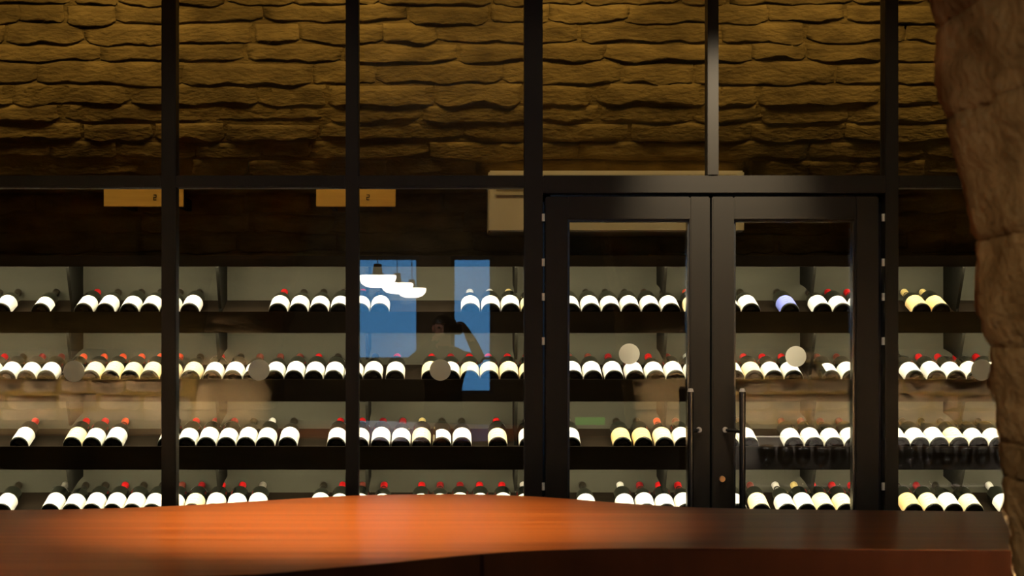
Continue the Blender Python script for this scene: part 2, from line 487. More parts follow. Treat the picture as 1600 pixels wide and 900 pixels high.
JB = [-640, -480, -330, -190, -80, 46, 186, 378, 542, 690, 742, 905, 1080, 1240, 1440, 1640, 1860]
for n, (pa, pb) in enumerate(zip(JB, JB[1:])):
    za, zb = wz(pb, ARCH_F), wz(pa, ARCH_F)
    za, zb = max(za, 0.0), min(zb, ZC)
    if zb - za < 0.05: continue
    for s in (1, -1):
        pier_block(za, zb, s, n + (1 if s > 0 else 40))

# lit stones on the far side of the arch wall (mirrored in the lower panes)
zs = [0.90, 0.985, 1.075, 1.145, 1.24, 1.32, 1.41, 1.49]
lay_stones(wall_arch, 1.45, 3.30, zs, lambda z: ARCH_F - 0.02, 1, M['archstone'], (0.02, 0.06), (0.14, 0.40), (0.01, 0.03), (0.74, 0.90))
lay_stones(wall_arch, -2.75, -1.45, zs, lambda z: ARCH_F - 0.02, 1, M['archstone'], (0.02, 0.06), (0.14, 0.40), (0.01, 0.03), (0.74, 0.90))

# ------------------------------------------------------------------ glass partition
FY, BY = 6.25, 6.33                                  # front and back of the steel posts
def span(pl, pr, yf=FY, yb=BY):
    """visible pixel span of a box -> its x range (the inner side face shows too)"""
    x0 = wx(pl, yf if pl < PX else yb); x1 = wx(pr, yb if pr < PX else yf)
    return x0, x1
part = empty('wall_glass', (0, GL, 0))
tag(part, 'black steel and glass partition in front of the wine rack', 'glass wall', kind='structure')
POSTS = [(-608, -582), (-322, -296), (-32, -5), (252, 280), (540, 562), (818, 848), (1375, 1404), (1655, 1685)]
ZTOP = ZC - 0.005
for pl, pr in POSTS:
    a, b = span(pl, pr)
    bx('post', M['frame'], part, a, b, FY, BY, 0.0, ZTOP, 0.003)
a, b = span(1101, 1123)
ht, hb = wz(274, FY), wz(293, FY)
bx('post', M['frame'], part, a, b, FY, BY, ht, ZTOP, 0.003)
POSTX = [span(*p) for p in POSTS]
for k in range(len(POSTS) - 1):                      # transoms and panes bay by bay
    x0, x1 = POSTX[k][1], POSTX[k + 1][0]
    door = POSTS[k][0] == 818
    zb = wz(302, FY) if door else hb
    bx('transom', M['frame'], part, x0, x1, FY, BY, zb, ht, 0.003)
    bx('top_rail', M['frame'], part, x0, x1, FY, BY, ZTOP - .06, ZTOP)
    if door:
        mx0, mx1 = a, b
        bx('pane', M['glass'], part, x0 - .004, mx0 + .004, GL - .005, GL + .005, ht - .004, ZTOP - .05)
        bx('pane', M['glass'], part, mx1 - .004, x1 + .004, GL - .005, GL + .005, ht - .004, ZTOP - .05)
    else:
        bx('pane', M['glass'], part, x0 - .004, x1 + .004, GL - .005, GL + .005, ht - .004, ZTOP - .05)
        bx('bottom_rail', M['frame'], part, x0, x1, FY, BY, 0.0, 0.09)
        lo = bx('pane', M['glass'], part, x0 - .004, x1 + .004, GL - .005, GL + .005, 0.085, zb + .004)
        for (dx, dy) in ((116, 580), (405, 578), (688, 578), (1533, 578)):
            c = at(dx, dy, GL)
            if x0 < c.x < x1:
                MB().tube((c.x, GL - .0065, c.z), (c.x, GL - .0052, c.z), 0.0395, n=40).build('safety_dot', M['frost'], lo)

def make_door(n, label, px0, px1, g0, g1, gtop, hinge_px, dot, bar_px, root_px, lock):
    e = empty('door_%d' % n, (wx(0.5 * (px0 + px1), FY), GL, 0))
    tag(e, label, 'door', kind='structure')
    y0, y1 = FY + .004, BY - .012
    top = wz(307, FY)
    x0, x1, gx0, gx1 = wx(px0, y0), wx(px1, y0), *span(g0, g1, y0, y1)
    # glass edges: the nearer frame edge hides on one side only
    gx0, gx1 = wx(g0, y0), wx(g1, y0)
    gz = wz(gtop, y0)
    bx('stile', M['frame'], e, x0, gx0, y0, y1, 0.008, top, 0.004)
    bx('stile', M['frame'], e, gx1, x1, y0, y1, 0.008, top, 0.004)
    bx('rail', M['frame'], e, gx0, gx1, y0, y1, gz, top, 0.003)
    bx('rail', M['frame'], e, gx0, gx1, y0, y1, 0.008, 0.12, 0.003)
    bd = MB()
    bd.box(gx0, gx0 + .008, y0 + .012, y1 - .01, .12, gz).box(gx1 - .008, gx1, y0 + .012, y1 - .01, .12, gz).box(gx0 + .008, gx1 - .008, y0 + .012, y1 - .01, gz - .008, gz)
    bd.build('glazing_bead', M['handle'], e)
    pane = bx('pane', M['glass'], e, gx0 - .004, gx1 + .004, GL - .005, GL + .005, 0.115, gz + .004)
    c = at(dot[0], dot[1], GL)
    MB().tube((c.x, GL - .0065, c.z), (c.x, GL - .0052, c.z), 0.0385, n=40).build('safety_dot', M['frost'], pane)
    for py in (340, 410, 464, 533, 760):
        c = at(hinge_px, py, FY - .006)
        h = MB().tube((c.x, FY - .006, c.z - .014), (c.x, FY - .006, c.z + .014), 0.0058, n=10).build('hinge', M['hinge'], e)
    yb = 6.185
    c = wx(bar_px, yb)
    h = MB().tube((c, yb, wz(612, yb)), (c, yb, 0.70), 0.0115, n=16).build('handle', M['handle'], e, smooth=False)
    MB().tube((c, yb, wz(612, yb)), (c, yb, wz(607, yb)), 0.0117, 0.008, n=16).build('handle_cap', M['rosette'], h)
    for zc in (wz(675, yb), 0.82):
        r = wx(root_px, y0)
        MB().tube((c, yb, zc), (r, y0, zc + .004), 0.0065, n=10).build('standoff', M['handle'], h)
        MB().tube((r, y0 - .010, zc + .004), (r, y0, zc + .004), 0.010, n=18).build('standoff_rosette', M['rosette'], h)
    if lock:
        c = at(1128, 748, y0)
        MB().tube((c.x, y0 - .012, c.z), (c.x, y0, c.z), 0.011, n=16).build('lock_cylinder', M['brass'], e)
    return e
for p0, p1 in ((840, 860), (1104, 1119), (1366, 1384)):
    bx('door_stop', M['handle'], part, wx(p0, BY), wx(p1, BY), BY - .010, BY + .004, 0.0, hb)
bx('door_stop', M['handle'], part, wx(840, BY), wx(1384, BY), BY - .010, BY + .004, wz(316, BY), hb)
make_door(1, 'left leaf of the black framed double glass door', 852, 1109.5, 887, 1078, 343, 849, (983, 553), 1079, 1092, False)
make_door(2, 'right leaf of the black framed double glass door', 1112.5, 1373, 1147, 1337, 343, 1380, (1243, 557), 1160, 1133, True)

# ------------------------------------------------------------------ wine rack
RY = 7.00                                            # front of the fascias
RB = 7.35                                            # face of the back panel
TILT = R(17.5)
RX0, RX1 = -2.60, 2.95
LIP = [wz(p, RY) for p in (487, 592.5, 697.5, 802)]
UND = [wz(p, RY) for p in (520.5, 627.5, 734, 840)]
TOPU = wz(416.5, RY)
LIP.append(LIP[-1] - 0.277); UND.append(UND[-1] - 0.277)
LIP.append(LIP[-1] - 0.277); UND.append(UND[-1] - 0.277)
BR = 0.0388                                          # bottle radius
BASE_Y = 7.042
rack = empty('wine_rack', (0.5 * (RX0 + RX1), 7.2, 0))
tag(rack, 'dark stained wine rack with tilted backlit shelves along the stone wall', 'wine rack')
bx('back_panel', M['rackback'], rack, RX0, RX1, RB, RB + .03, 0.0, TOPU + .026)
top = bx('top_board', M['rack'], rack, RX0, RX1, RY, RB + .03, TOPU + .026, TOPU + .045)
bx('fascia', M['rack'], top, RX0, RX1, RY, RY + .018, TOPU, TOPU + .026)
for x in (RX0, RX1 - .02):
    bx('side_panel', M['rack'], rack, x, x + .02, RY + .018, RB, 0, TOPU + .026)
def surf_z(zc, Y): return zc + (Y - BASE_Y) * math.tan(TILT) - (BR + .0015) / math.cos(TILT)
# base-centre pixel on the shelf front, capsule colour, label paper, n = neck label, c = torn label
ROWS = [
    [(-29, 'dark'), (1, 'dark'), (63, 'dark', 'white', 'c'), (130, 'red'), (164, 'dark'), (201, 'dark'), (233, 'dark'), (264, 'dark'), (296, 'dark'),
     (434, 'red'), (466, 'dark'), (498, 'dark'), (530, 'dark'), (562, 'red'), (593, 'dark'),
     (735, 'white'), (767, 'white'), (798, 'gold'), (829, 'gold', 'cream'), (861, 'dark'), (892, 'dark'), (924, 'dark'), (955, 'dark'), (986, 'dark'), (1018, 'dark'), (1049, 'dark'),
     (1086, 'orange', 'cream'), (1143, 'dark'), (1174, 'dark'), (1235, 'dark', 'blue'), (1286, 'dark'), (1317, 'red'), (1348, 'red'),
     (1441, 'gold', 'yellow'), (1471, 'gold', 'yellow')],
    [(-21, 'red'), (9, 'dark'), (41, 'burgundy'), (72, 'brown'), (108, 'orange'), (141, 'orange', 'cream'), (172, 'orange', 'cream'), (202, 'orange', 'cream'), (233, 'orange', 'cream'), (264, 'orange', 'cream'),
     (297, 'dark', 'cream'), (331, 'red', 'white', 'n'), (363, 'dark'), (394, 'brown'), (428, 'brown'), (459, 'brown'), (490, 'red'), (521, 'dark', 'white', 'n'),
     (552, 'dark'), (582, 'dark'), (617, 'red'), (673, 'red', 'cream'), (704, 'burgundy'), (734, 'red', 'cream'), (765, 'red', 'cream'), (796, 'red', 'cream'), (827, 'red', 'cream'), (866, 'brown'),
     (896, 'brown'), (927, 'brown'), (960, 'burgundy'), (993, 'dark'), (1025, 'red'), (1056, 'brown'), (1087, 'white'),
     (1149, 'red'), (1179, 'red', 'cream', 'n'), (1210, 'red', 'white', 'n'), (1241, 'red', 'white', 'n'), (1299, 'brown', 'white', 'c'), (1331, 'brown'), (1430, 'dark', 'white', 'n'), (1464, 'red', 'white', 'n'), (1495, 'red', 'white', 'n'), (1526, 'red', 'white', 'n'), (1557, 'red', 'white', 'n')],
    [(29, 'red'), (112, 'red', 'cream'), (143, 'red'), (176, 'orange'), (260, 'dark'), (290, 'red', 'white', 'n'), (322, 'burgundy', 'white', 'n'), (353, 'burgundy', 'white', 'n'), (384, 'dark'), (414, 'white'), (449, 'dark'),
     (525, 'red', 'white', 'n'), (561, 'red', 'white', 'n'), (594, 'burgundy'), (626, 'burgundy'), (658, 'gold', 'cream'), (690, 'dark', 'white', 'c'), (722, 'dark'), (778, 'red', 'cream', 'n'), (826, 'dark'),
     (893, 'dark'), (973, 'dark', 'yellow'), (1006, 'dark', 'yellow'), (1039, 'orange', 'cream'), (1069, 'brown'), (1141, 'white', 'white', 'n'), (1171, 'dark'),
     (1241, 'brown'), (1273, 'brown'), (1304, 'brown'), (1335, 'brown'), (1377, 'dark'), (1408, 'dark'), (1438, 'dark'), (1468, 'dark'), (1499, 'dark', 'cream'), (1530, 'dark', 'white', 'n'), (1561, 'dark', 'white', 'n')],
    [(2, 'dark'), (78, 'grey', 'white', 'n'), (111, 'dark'), (143, 'dark'), (175, 'red'), (206, 'dark'), (237, 'dark'), (268, 'brown'), (300, 'burgundy', 'cream', 'n'), (333, 'red'), (366, 'red'), (399, 'grey'),
     (499, 'dark'), (527, 'red'), (561, 'brown', 'white', 'n'), (596, 'red'), (657, 'red'), (687, 'burgundy'), (719, 'burgundy'), (751, 'red'), (787, 'red'), (822, 'white', 'white', 'n'),
     (918, 'dark'), (979, 'white'), (1011, 'burgundy'), (1042, 'red'), (1073, 'red'), (1154, 'dark'), (1190, 'brown', 'cream'), (1231, 'white'), (1262, 'gold'), (1291, 'red', 'cream', 'n'), (1323, 'red', 'cream', 'n'), (1354, 'red', 'cream'),
     (1428, 'dark', 'yellow', 'n'), (1460, 'burgundy', 'cream', 'n'), (1491, 'dark'), (1523, 'dark', 'cream', 'n'), (1578, 'white')],
]
MINGAP = 2 * (BR + .0014) * F / BASE_Y                # two bottles side by side just touch
for row in ROWS:
    for it in range(60):
        for i in range(len(row) - 1):
            d = MINGAP - (row[i + 1][0] - row[i][0])
            if d > 0.001:
                row[i] = (row[i][0] - d / 2,) + row[i][1:]
                row[i + 1] = (row[i + 1][0] + d / 2,) + row[i + 1][1:]

BRK = [-322, -97, 128, 353, 578, 803, 1028, 1252, 1476, 1700]
for r in range(len(LIP)):
    zc = LIP[r] - 0.003
    p = [(RY + .018, surf_z(zc, RY + .018)), (RB, surf_z(zc, RB)), (RB, surf_z(zc, RB) - .018), (RY + .018, surf_z(zc, RY + .018) - .018)]
    sb = MB().prism(p, 'x', RX0 + .02, RX1 - .02).build('shelf_board', M['rack'], rack)
    bx('fascia', M['rack'], sb, RX0, RX1, RY, RY + .018, UND[r], LIP[r], 0.002)
    up = TOPU if r == 0 else UND[r - 1]              # lower edge of the fascia above
    ls = bx('led_strip', M['led'], sb, RX0 + .03, RX1 - .03, RY + .020, RY + .034, up + .020, up + .024)
    if r < 5:
        o = area('shelf_led_light', (0.5 * (RX0 + RX1), RY + .030, up + .018), (0.5 * (RX0 + RX1), RY + .030 + .16, up - .20), RX1 - RX0 - .08, 0.012, 29, LEDC, 170)
    zt = up + .025 if r == 0 else surf_z(LIP[r - 1] - .003, RB) - .02
    for bpx in BRK:
        x = wx(bpx, RB)
        if not RX0 + .05 < x < RX1 - .05: continue
        hit = r < 4 and any(abs(wx(t[0], BASE_Y) - x) < BR + .009 for t in ROWS[r])
        if hit: q = [(RB, surf_z(zc, RB) + .070), (7.25, surf_z(zc, 7.25) + .086), (7.13, surf_z(zc, 7.13) + .096),]
        else: q = [(RB, surf_z(zc, RB) - .002), (7.165, surf_z(zc, 7.165) - .002), (7.165, surf_z(zc, 7.165) + .02),]
        q += [(7.07, up - .002), (7.07, up + .018), (RB, zt)]
        MB().prism(q, 'x', x - .006, x + .006).build('bracket', M['bracket'], rack)

# ------------------------------------------------------------------ wine bottles
def lathe_me(name, prof, n, a0=0.0, a1=2 * math.pi, mat=None, sm=True):
    me = MB().lathe(prof, n, a0=a0, a1=a1).mesh(name)
    if sm:
        for p in me.polygons: p.use_smooth = True
    me.materials.append(mat)
    return me
BODY = [(0, .012), (.020, .008), (.030, .001), (.0375, .002), (BR, .007), (BR, .185), (.0370, .200), (.029, .214), (.020, .226), (.0155, .238), (.0140, .250), (.0138, .290), (.0150, .291), (.0150, .297), (.012, .298), (0, .298)]
BODY2 = [(0, .012), (.020, .008), (.030, .001), (.0375, .002), (BR, .007), (BR, .150), (.0355, .178), (.027, .204), (.0195, .228), (.0155, .246), (.0142, .256), (.0138, .290), (.0150, .291), (.0150, .297), (.012, .298), (0, .298)]
me_body = lathe_me('bottle_body', BODY, 28, mat=M['bottle'])
me_body2 = lathe_me('bottle_body', BODY2, 28, mat=M['bottle'])
def arc(half): return (R(-90 - half), R(-90 + half))
ME_LAB = {}
def lab_me(kind, lo, hi, half, r):
    key = (kind, lo, hi, half, r)
    if key not in ME_LAB:
        a0, a1 = arc(half)
        ME_LAB[key] = lathe_me('label', [(r, lo), (r + .0004, lo), (r + .0004, hi), (r, hi)], 26, a0, a1, PAPER[kind], False)
    return ME_LAB[key]
ME_NECK = lathe_me('neck_label', [(.0380, .1985), (.0305, .2132)], 20, *arc(75), mat=PAPER['white'])
ME_CAP = {k: lathe_me('capsule', [(.0147, .246), (.0147, .286), (.0158, .287), (.0158, .2985), (.0125, .3005), (0, .3008)], 20, mat=m) for k, m in CAPS.items()}

PANES = [(-60, 252, 'leftmost pane'), (280, 540, 'second pane from left'), (562, 818, 'third pane from left'),
         (887, 1078, 'left glass door'), (1147, 1337, 'right glass door'), (1404, 1600, 'rightmost pane')]
GAPS = [(252, 280, 'first black post from left'), (540, 562, 'second black post from left'), (818, 887, 'left stile of the double door'),
        (1078, 1147, 'meeting stiles of the double door'), (1337, 1404, 'right stile of the double door')]
ORD = ['first', 'second', 'third', 'fourth', 'fifth', 'sixth', 'seventh', 'eighth', 'ninth', 'tenth', 'eleventh', 'twelfth']
SHELF = ['top shelf', 'second shelf', 'third shelf', 'fourth shelf']
CAPW = {'dark': 'black', 'brown': 'brown', 'burgundy': 'dark red', 'red': 'red', 'orange': 'orange', 'white': 'white', 'gold': 'gold', 'grey': 'grey'}
THETA = math.pi / 2 - TILT
for r, row in enumerate(ROWS):
    count = {}
    zone = []
    for item in row:
        z = next((n for a, b, n in PANES if a <= item[0] < b), None) or next(n for a, b, n in GAPS if a <= item[0] < b)
        zone.append(z)
    for item, z in zip(row, zone):
        b, cap = item[0], item[1]
        pap = item[2] if len(item) > 2 else 'white'
        flag = item[3] if len(item) > 3 else ''
        e = empty('wine_bottle', (wx(b, BASE_Y), BASE_Y + random.uniform(-.003, .003), LIP[r] - .003))
        e.rotation_euler = (-THETA, 0, random.uniform(-0.003, 0.003))
        k = count.get(z, 0); count[z] = k + 1
        tot = zone.count(z)
        if tot == 1: pos = 'on the %s behind the %s' % (SHELF[r], z)
        else: pos = '%s from left, %s, behind the %s' % (ORD[k], SHELF[r], z)
        tag(e, '%s-capped wine bottle, %s' % (CAPW[cap], pos) if tot > 1 else '%s-capped wine bottle %s' % (CAPW[cap], pos), 'bottle', 'wine bottles on the rack')
        burg = random.random() < 0.3
        rad = BR + .0003
        hi = random.choice((.112, .118, .124))
        half = 104
        if flag == 'c': half, hi = 62, .098
        parts = [('glass_body', me_body2 if burg else me_body), ('label', lab_me(pap, .009, hi, half, rad)), ('capsule', ME_CAP[cap])]
        if flag == 'n' and not burg: parts.append(('neck_label', ME_NECK))
        elif flag == 'n': parts[0] = ('glass_body', me_body); parts[1] = ('label', lab_me(pap, .009, hi, half, BR + .0003)); parts.append(('neck_label', ME_NECK))
        tw = random.uniform(-0.10, 0.10) + (0.5 if flag == 'c' else 0)
        for nm, me in parts:
            o = bpy.data.objects.new(nm, me); COL.objects.link(o); o.parent = e
            o.rotation_euler = (0, 0, tw)
            if nm == 'label' and pap == 'blue': o['label'] = 'blue paper label'

# ------------------------------------------------------------------ boards and cooling unit above the rack
def plaque(pl, pr, mark, label):
    y = 6.97
    a, b = wx(pl, y), wx(pr, y)
    z0, z1 = wz(323, y), wz(293.5, y)
    e = empty('wooden_plaque', (0.5 * (a + b), YF, z0))
    tag(e, label, 'plaque', 'small pine plaques on the stone wall')
    bx('board', M['plaque'], e, a, b, y, y + .018, z0, z1, 0.002)
    for x in (a + .04, b - .05):
        bx('support_arm', M['rack'], e, x, x + .02, y + .018, YF + .005, z0 + .01, z1 - .02)
    m = MB()
    c = wx(mark, y)
    zc = 0.5 * (z0 + z1)
    for dz in (-.010, 0, .010):
        m.box(c - .006, c + .006, y - .001, y + .0004, zc + dz - .0015, zc + dz + .0015)
    m.box(c + .004, c + .007, y - .001, y + .0004, zc, zc + .011).box(c - .007, c - .004, y - .001, y + .0004, zc - .011, zc)
    m.build('painted_mark', M['ink'], e)
plaque(162, 286, 242, 'small pine plaque on dark wall, crossed by the first black post')
plaque(494, 618, 575, 'small pine plaque on dark wall, crossed by the second black post')

cy = 6.99
cu = empty('cooling_unit', (wx(963, cy), YF, wz(362, cy)))
tag(cu, 'long beige wall cooling unit behind the door header', 'cooling unit')
x0, x1, z0, z1 = wx(763.5, cy), wx(1163, cy), wz(362, cy), wz(266.5, cy)
bx('housing', M['cooler'], cu, x0, x1, cy, YF - .036, z0, z1, 0.006)
bx('mounting_plate', M['coolgrille'], cu, x0 + .05, x1 - .05, YF - .036, YF + .005, z0 + .04, z1 - .04)
for k in range(4):
    zc = z0 + .150 + k * .024
    bx('louvre', M['coolgrille'], cu, x0 + .03, x1 - .03, cy - .004, cy + .002, zc, zc + .014)

# ------------------------------------------------------------------ bar counter
def catmull(pts, n=10):
    out = []
    P = [pts[0]] + pts + [pts[-1]]
    for i in range(1, len(P) - 2):
        p0, p1, p2, p3 = (Vector(p) for p in P[i - 1:i + 3])
        for k in range(n):
            t = k / n
            out.append(0.5 * ((2 * p1) + (p2 - p0) * t + (2 * p0 - 5 * p1 + 4 * p2 - p3) * t * t + (3 * p1 - p0 - 3 * p2 + p3) * t ** 3))
    out.append(Vector(pts[-1]))
    return [(p.x, p.y) for p in out]
BZ = 1.10
def bpt(px, py):
    Y = (EYE - BZ) * F / (py - PY); return (wx(px, Y), Y)
far = [(-3.2, 4.55), (-2.2, 4.60)] + [bpt(*p) for p in ((0, 797), (140, 795), (260, 791), (400, 783), (480, 778), (560, 774), (650, 772.5), (740, 772.5), (820, 775), (890, 779.5), (970, 786), (1070, 792), (1200, 795.5), (1380, 797.5), (1560, 799))] + [(2.2, 4.60), (3.2, 4.58)]
near = [(x, y + .006) for x, y in [(-3.2, 3.40), (-1.7, 3.40), (-0.75, 3.405)] + [bpt(*p) for p in ((370, 899), (500, 889), (600, 880.5), (720, 868.5), (830, 861), (950, 857.5), (1100, 857), (1300, 858.5), (1570, 860.5))] + [(2.1, 3.80), (3.2, 3.80)]]
farC, nearC = catmull(far), catmull(near)
bar = empty('bar_counter', (0, 4.2, 0))
tag(bar, 'long curved polished cherry wood bar counter in the foreground', 'bar counter')
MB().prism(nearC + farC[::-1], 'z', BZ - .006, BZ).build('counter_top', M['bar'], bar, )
def strip(pts, off, thick, z0, z1, name, mat, flip=1):
    """a curved upright board following a plan curve, set back by off"""
    n = len(pts); A = []; B = []
    for i, p in enumerate(pts):
        q0, q1 = Vector(pts[max(i - 1, 0)]), Vector(pts[min(i + 1, n - 1)])
        t = (q1 - q0).normalized(); nr = Vector((-t.y, t.x)) * flip
        A.append(Vector(p) + nr * off); B.append(Vector(p) + nr * (off + thick))
    return MB().prism([(p.x, p.y) for p in A] + [(p.x, p.y) for p in B[::-1]], 'z', z0, z1).build(name, mat, bar)
cut = [-3.3, -1.25, wx(750, 3.76), 1.35, 3.3]
for k in range(4):
    seg = [p for p in nearC if cut[k] + .002 <= p[0] <= cut[k + 1] - .002]
    if k == 2: seg = [(cut[2] + .003, seg[0][1] - .004)] + seg
    if k == 1: seg = seg + [(cut[2] - .002, seg[-1][1] + .004)]
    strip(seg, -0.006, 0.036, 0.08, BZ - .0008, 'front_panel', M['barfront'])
strip([p for p in nearC][2:-2], 0.07, 0.02, 0.0, 0.08, 'plinth', M['ink'])
strip([p for p in farC][2:-2], -0.25, 0.03, 0.0, BZ - .0062, 'rear_panel', M['ink'])

# ------------------------------------------------------------------ far side of the arch wall: back counter, wall shelves, glasses
def wall_shelf(x0, x1, label, dz=0.0):
    e = empty('wall_shelf', (0.5 * (x0 + x1), ARCH_F, 0.97))
    tag(e, label, 'shelf')
    bx('board', M['barfront'], e, x0, x1, ARCH_F + .045, ARCH_F + .20, 0.985 + dz, 1.005 + dz)
    bx('lip', M['barfront'], e, x0, x1, ARCH_F + .20, ARCH_F + .215, 0.985 + dz, 1.04 + dz)
    bx('led_strip', M['led'], e, x0 + .03, x1 - .03, ARCH_F + .122, ARCH_F + .138, 1.005 + dz, 1.012 + dz)
    for k in range(4):
        x = x0 + .2 + (x1 - x0 - .4) * k / 3
        bx('bracket', M['darkmetal'], e, x, x + .02, ARCH_F - .02, ARCH_F + .19, 0.965 + dz, 0.985 + dz)
    xm = 0.5 * (x0 + x1)
    area('shelf_led_light', (xm, ARCH_F + .150, 1.020 + dz), (xm, ARCH_F + .0, 1.13 + dz), x1 - x0 - .08, 0.015, 36.0 * (x1 - x0), (1.0, 0.82, 0.60), 85)
wall_shelf(1.05, 3.4, 'dark wall shelf with hidden light mirrored in the right panes')
wall_shelf(-2.9, -1.05, 'dark wall shelf with hidden light mirrored in the left panes', 0.05)
GP = [(.034, 0), (.034, .003), (.006, .010), (.004, .020), (.004, .075), (.008, .084), (.026, .100), (.036, .120), (.039, .140), (.036, .168), (.031, .190), (.030, .1902), (.034, .168), (.037, .140), (.034, .121), (.024, .102), (0, .090)]
gme = lathe_me('wine_glass', [(0, 0)] + GP, 24, mat=M['crystal'])
bx('glass_shelf', M['ink'], bar, 1.30, 3.0, 4.36, 4.56, 0.835, 0.850)
for x in (1.30, 2.985):
    bx('shelf_support', M['barfront'], bar, x, x + .015, 4.36, 4.56, 0.0, 0.835)
bx('led_strip', M['led'], bar, 1.35, 2.95, 4.545, 4.558, 1.082, 1.088)  # added glowing strip, put here to make the wine glasses sparkle
area('counter_fill_light', (2.15, 4.552, 1.078), (2.15, 4.47, 0.86), 1.55, 0.012, 110, (1.0, 0.9, 0.75), 170)  # added light that goes with the strip, only for the glasses
for k in range(14):
    o = bpy.data.objects.new('wine_glass', gme); COL.objects.link(o)
    o.location = (1.50 + .086 * k, 4.455, 0.8502)
    if k % 2: o.location.y += .012
    tag(o, '%s clear wine glass of the row under the bar counter, mirrored in right panes' % (['left-hand end'] + ORD[1:] + ['thirteenth', 'fourteenth'])[k], 'glass', 'wine glasses under the bar counter')

gs = bx('lit_sign', M['green'], None, 1.24, 1.54, YB, YB + .03, 0.57, 0.69, 0.003)
tag(gs, 'green lit panel on rear wall mirrored in left glass door', 'sign')

# ------------------------------------------------------------------ pendant lamps (mirrored)
def pendant(x, y, z, label):
    e = empty('pendant_lamp', (x, y, z - .05))
    tag(e, label, 'lamp', 'opal pendant lamps in a row')
    MB().lathe([(.040, .046), (.132, .043), (.140, .036), (.134, .010), (.118, -.018), (.092, -.038), (.055, -.047), (0, -.049)], 28, c=(x, y, z)).build('shade', M['shade'], e, smooth=True)
    MB().lathe([(0, .130), (.028, .128), (.032, .100), (.036, .058), (.060, .050), (.060, .044), (0, .044)], 20, c=(x, y, z)).build('socket', M['darkmetal'], e, smooth=True)
    MB().tube((x, y, z + .128), (x, y, ZC), .004, n=8).build('cord', M['darkmetal'], e)
pendant(-0.56, -0.02, 1.945, 'glowing white pendant lamp mirrored largest and leftmost in third pane')
pendant(-0.48, -2.0, 1.94, 'glowing white pendant lamp mirrored between the other two')
pendant(-0.40, -3.9, 1.94, 'glowing white pendant lamp mirrored smallest and rightmost')

# ------------------------------------------------------------------ the photographer (mirrored in the third pane)
def skin_mesh(name, joints, edges, root, sub=2):
    me = bpy.data.meshes.new(name)
    names = list(joints)
    me.from_pydata([joints[n][0] for n in names], [(names.index(a), names.index(b)) for a, b in edges], [])
    o = bpy.data.objects.new(name + '_tmp', me); COL.objects.link(o)
    o.modifiers.new('skin', 'SKIN')
    m2 = o.modifiers.new('sub', 'SUBSURF'); m2.levels = sub; m2.render_levels = sub
    sl = me.skin_vertices[0].data
    for i, n in enumerate(names):
        r = joints[n][1]; sl[i].radius = r if isinstance(r, tuple) else (r, r); sl[i].use_root = n == root
    bpy.context.view_layer.update()
    out = bpy.data.meshes.new_from_object(o.evaluated_get(bpy.context.evaluated_depsgraph_get()))
    bpy.data.objects.remove(o)
    return out
HX, HY = -0.075, -0.30
J = {
 'pelvis': ((HX, -.42, .90), (.165, .115)), 'waist': ((HX, -.43, 1.06), (.145, .105)), 'chest': ((HX, -.42, 1.24), (.17, .115)), 'upper': ((HX, -.41, 1.36), (.15, .095)),
 'neck': ((HX, -.375, 1.445), .056), 'jaw': ((HX, -.325, 1.525), (.060, .072)), 'face': ((HX, -.310, 1.585), (.074, .090)), 'brow': ((HX, -.320, 1.630), (.072, .088)), 'crown': ((HX, -.330, 1.665), (.045, .055)),
}
E = [('pelvis', 'waist'), ('waist', 'chest'), ('chest', 'upper'), ('upper', 'neck'), ('neck', 'jaw'), ('jaw', 'face'), ('face', 'brow'), ('brow', 'crown')]
for sd, n in ((-1, 'L'), (1, 'R')):
    J['sh' + n] = ((HX + sd * .165, -.40, 1.365), .062)
    J['el' + n] = ((HX + sd * .285, -.24, 1.30 if sd < 0 else 1.36), .047)
    J['fa' + n] = ((sd * .165 - .02, -.15, 1.46 if sd < 0 else 1.49), .040)
    J['wr' + n] = ((sd * .105 - .005, -.105, 1.535 if sd < 0 else 1.575), .029)
    J['pa' + n] = ((sd * .082, -.085, 1.560 if sd < 0 else 1.610), (.030, .024))
    E += [('upper', 'sh' + n), ('sh' + n, 'el' + n), ('el' + n, 'fa' + n), ('fa' + n, 'wr' + n), ('wr' + n, 'pa' + n)]
    for f in range(4):
        b0 = Vector(J['pa' + n][0])
        if sd > 0:
            p1 = b0 + Vector((-.012, .020 - .013 * f, .026)); p2 = p1 + Vector((-.026 + .002 * f, .006, .004)); p3 = p2 + Vector((-.018, .004, -.012))
        else:
            p1 = b0 + Vector((.014, .026 - .013 * f, -.018)); p2 = p1 + Vector((.026, .006, -.006)); p3 = p2 + Vector((.020 - .003 * f, .002, .004))
        for q, p, r in (('a', p1, .0095), ('b', p2, .0088), ('c', p3, .0075)):
            J['f%d%s%s' % (f, n, q)] = (tuple(p), r)
        E += [('pa' + n, 'f%d%sa' % (f, n)), ('f%d%sa' % (f, n), 'f%d%sb' % (f, n)), ('f%d%sb' % (f, n), 'f%d%sc' % (f, n))]
    b0 = Vector(J['pa' + n][0])
    t1 = b0 + Vector((-sd * .018, -.024, -.012)); t2 = t1 + Vector((-sd * .026, -.004, .004))
    J['t' + n + 'a'] = (tuple(t1), .011); J['t' + n + 'b'] = (tuple(t2), .009)
    E += [('pa' + n, 't' + n + 'a'), ('t' + n + 'a', 't' + n + 'b')]
    J['hip' + n] = ((HX + sd * .095, -.42, .86), .088)
    J['kn' + n] = ((HX + sd * .105, -.40 - .02 * sd, .48), .060)
    J['an' + n] = ((HX + sd * .110, -.43 - .03 * sd, .075), .040)
    J['to' + n] = ((HX + sd * .125, -.28 - .03 * sd, .040), (.040, .030))
    E += [('pelvis', 'hip' + n), ('hip' + n, 'kn' + n), ('kn' + n, 'an' + n), ('an' + n, 'to' + n)]
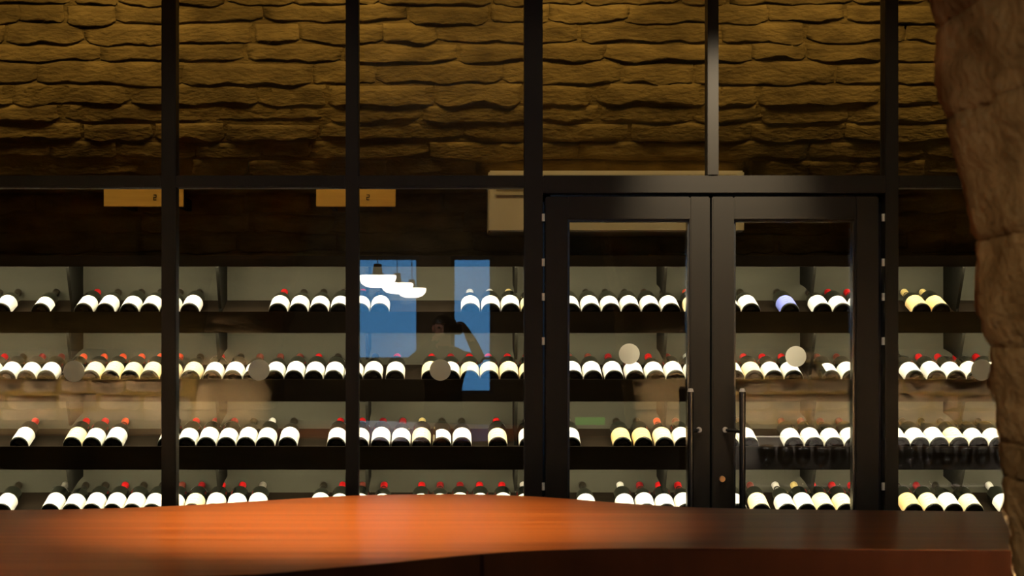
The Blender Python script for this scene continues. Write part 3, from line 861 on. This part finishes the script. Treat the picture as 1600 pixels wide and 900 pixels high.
pers = empty('person', (HX, -.42, 0))
tag(pers, 'person in black jacket raising a camera, mirrored between the two blue windows', 'person')
body_me = skin_mesh('body', J, E, 'pelvis')
lowz = min(v.co.z for v in body_me.vertices)
for v in body_me.vertices:
    if v.co.z < .2: v.co.z += (0.001 - lowz) * (1 - v.co.z / .2)
for m in (M['skin'], M['jacket'], M['trousers'], M['shoe']): body_me.materials.append(m)
for p in body_me.polygons:
    c = p.center; p.use_smooth = True
    hand = c.z > 1.5 and c.y > -.135 and abs(c.x) < .16
    head = c.z > 1.455 and c.y < -.20 and abs(c.x - HX) < .11
    p.material_index = 0 if (hand or head) else (1 if c.z > .88 else (2 if c.z > .09 else 3))
off = origin(pers)
for v in body_me.vertices: v.co -= off
bo = bpy.data.objects.new('body', body_me); COL.objects.link(bo); bo.parent = pers
# hair cap, ears, eyes, nose and mouth
def blob(c, r, keep=None, n=20, m=14):
    vs, fs = [], []
    for i in range(m + 1):
        a = math.pi * i / m
        for k in range(n):
            t = 2 * math.pi * k / n
            vs.append((c[0] + r[0] * math.sin(a) * math.cos(t), c[1] + r[1] * math.sin(a) * math.sin(t), c[2] + r[2] * math.cos(a)))
    for i in range(m):
        for k in range(n):
            f = (i * n + k, i * n + (k + 1) % n, (i + 1) * n + (k + 1) % n, (i + 1) * n + k)
            cc = sum((Vector(vs[q]) for q in f), Vector()) / 4
            if keep is None or keep(cc): fs.append(f)
    return MB().add(vs, fs)
hc = (HX, -.325, 1.615)
blob(hc, (.083, .103, .083), lambda p: p.z > 1.632 or p.y < -.335).build('hair', M['hair'], pers, smooth=True, merge=True)
for sd in (-1, 1):
    blob((HX + sd * .077, -.325, 1.59), (.009, .018, .030), n=10, m=8).build('ear', M['skin'], pers, smooth=True)
    blob((HX + sd * .030, -.232, 1.60), (.012, .008, .008), n=10, m=8).build('eye', M['hair'], pers, smooth=True)
MB().add([(HX - .014, -.228, 1.555), (HX + .014, -.228, 1.555), (HX, -.200, 1.560), (HX, -.232, 1.605)], [(0, 1, 2), (0, 2, 3), (1, 3, 2), (0, 3, 1)]).build('nose', M['skin'], pers)
blob((HX, -.245, 1.525), (.024, .008, .006), n=12, m=8).build('mouth', plain('lips', (.45, .16, .13), .5), pers, smooth=True)

ce = empty('photo_camera', (0, -.09, 1.545))
tag(ce, 'black camera held in both hands, mirrored beside the blue window', 'camera')
bx('camera_body', M['camblack'], ce, -.068, .068, -.125, -.075, 1.548, 1.632, 0.008)
MB().prism([(-.03, 1.632), (.03, 1.632), (.018, 1.660), (-.018, 1.660)], 'y', -.125, -.072).build('viewfinder_hump', M['camblack'], ce, bevel=0.004)
ln = MB().lathe([(0, 0), (.034, 0), (.034, .030), (.030, .034), (.030, .050)], 24).mesh('lens')
for v in ln.vertices: v.co = Vector((v.co.x, -.075 + v.co.z, 1.59 + v.co.y))
link_mesh('lens', ln, M['handle'], ce, True)
MB().tube((.045, -.10, 1.632), (.045, -.10, 1.639), .008, n=14).build('shutter_button', M['hinge'], ce)
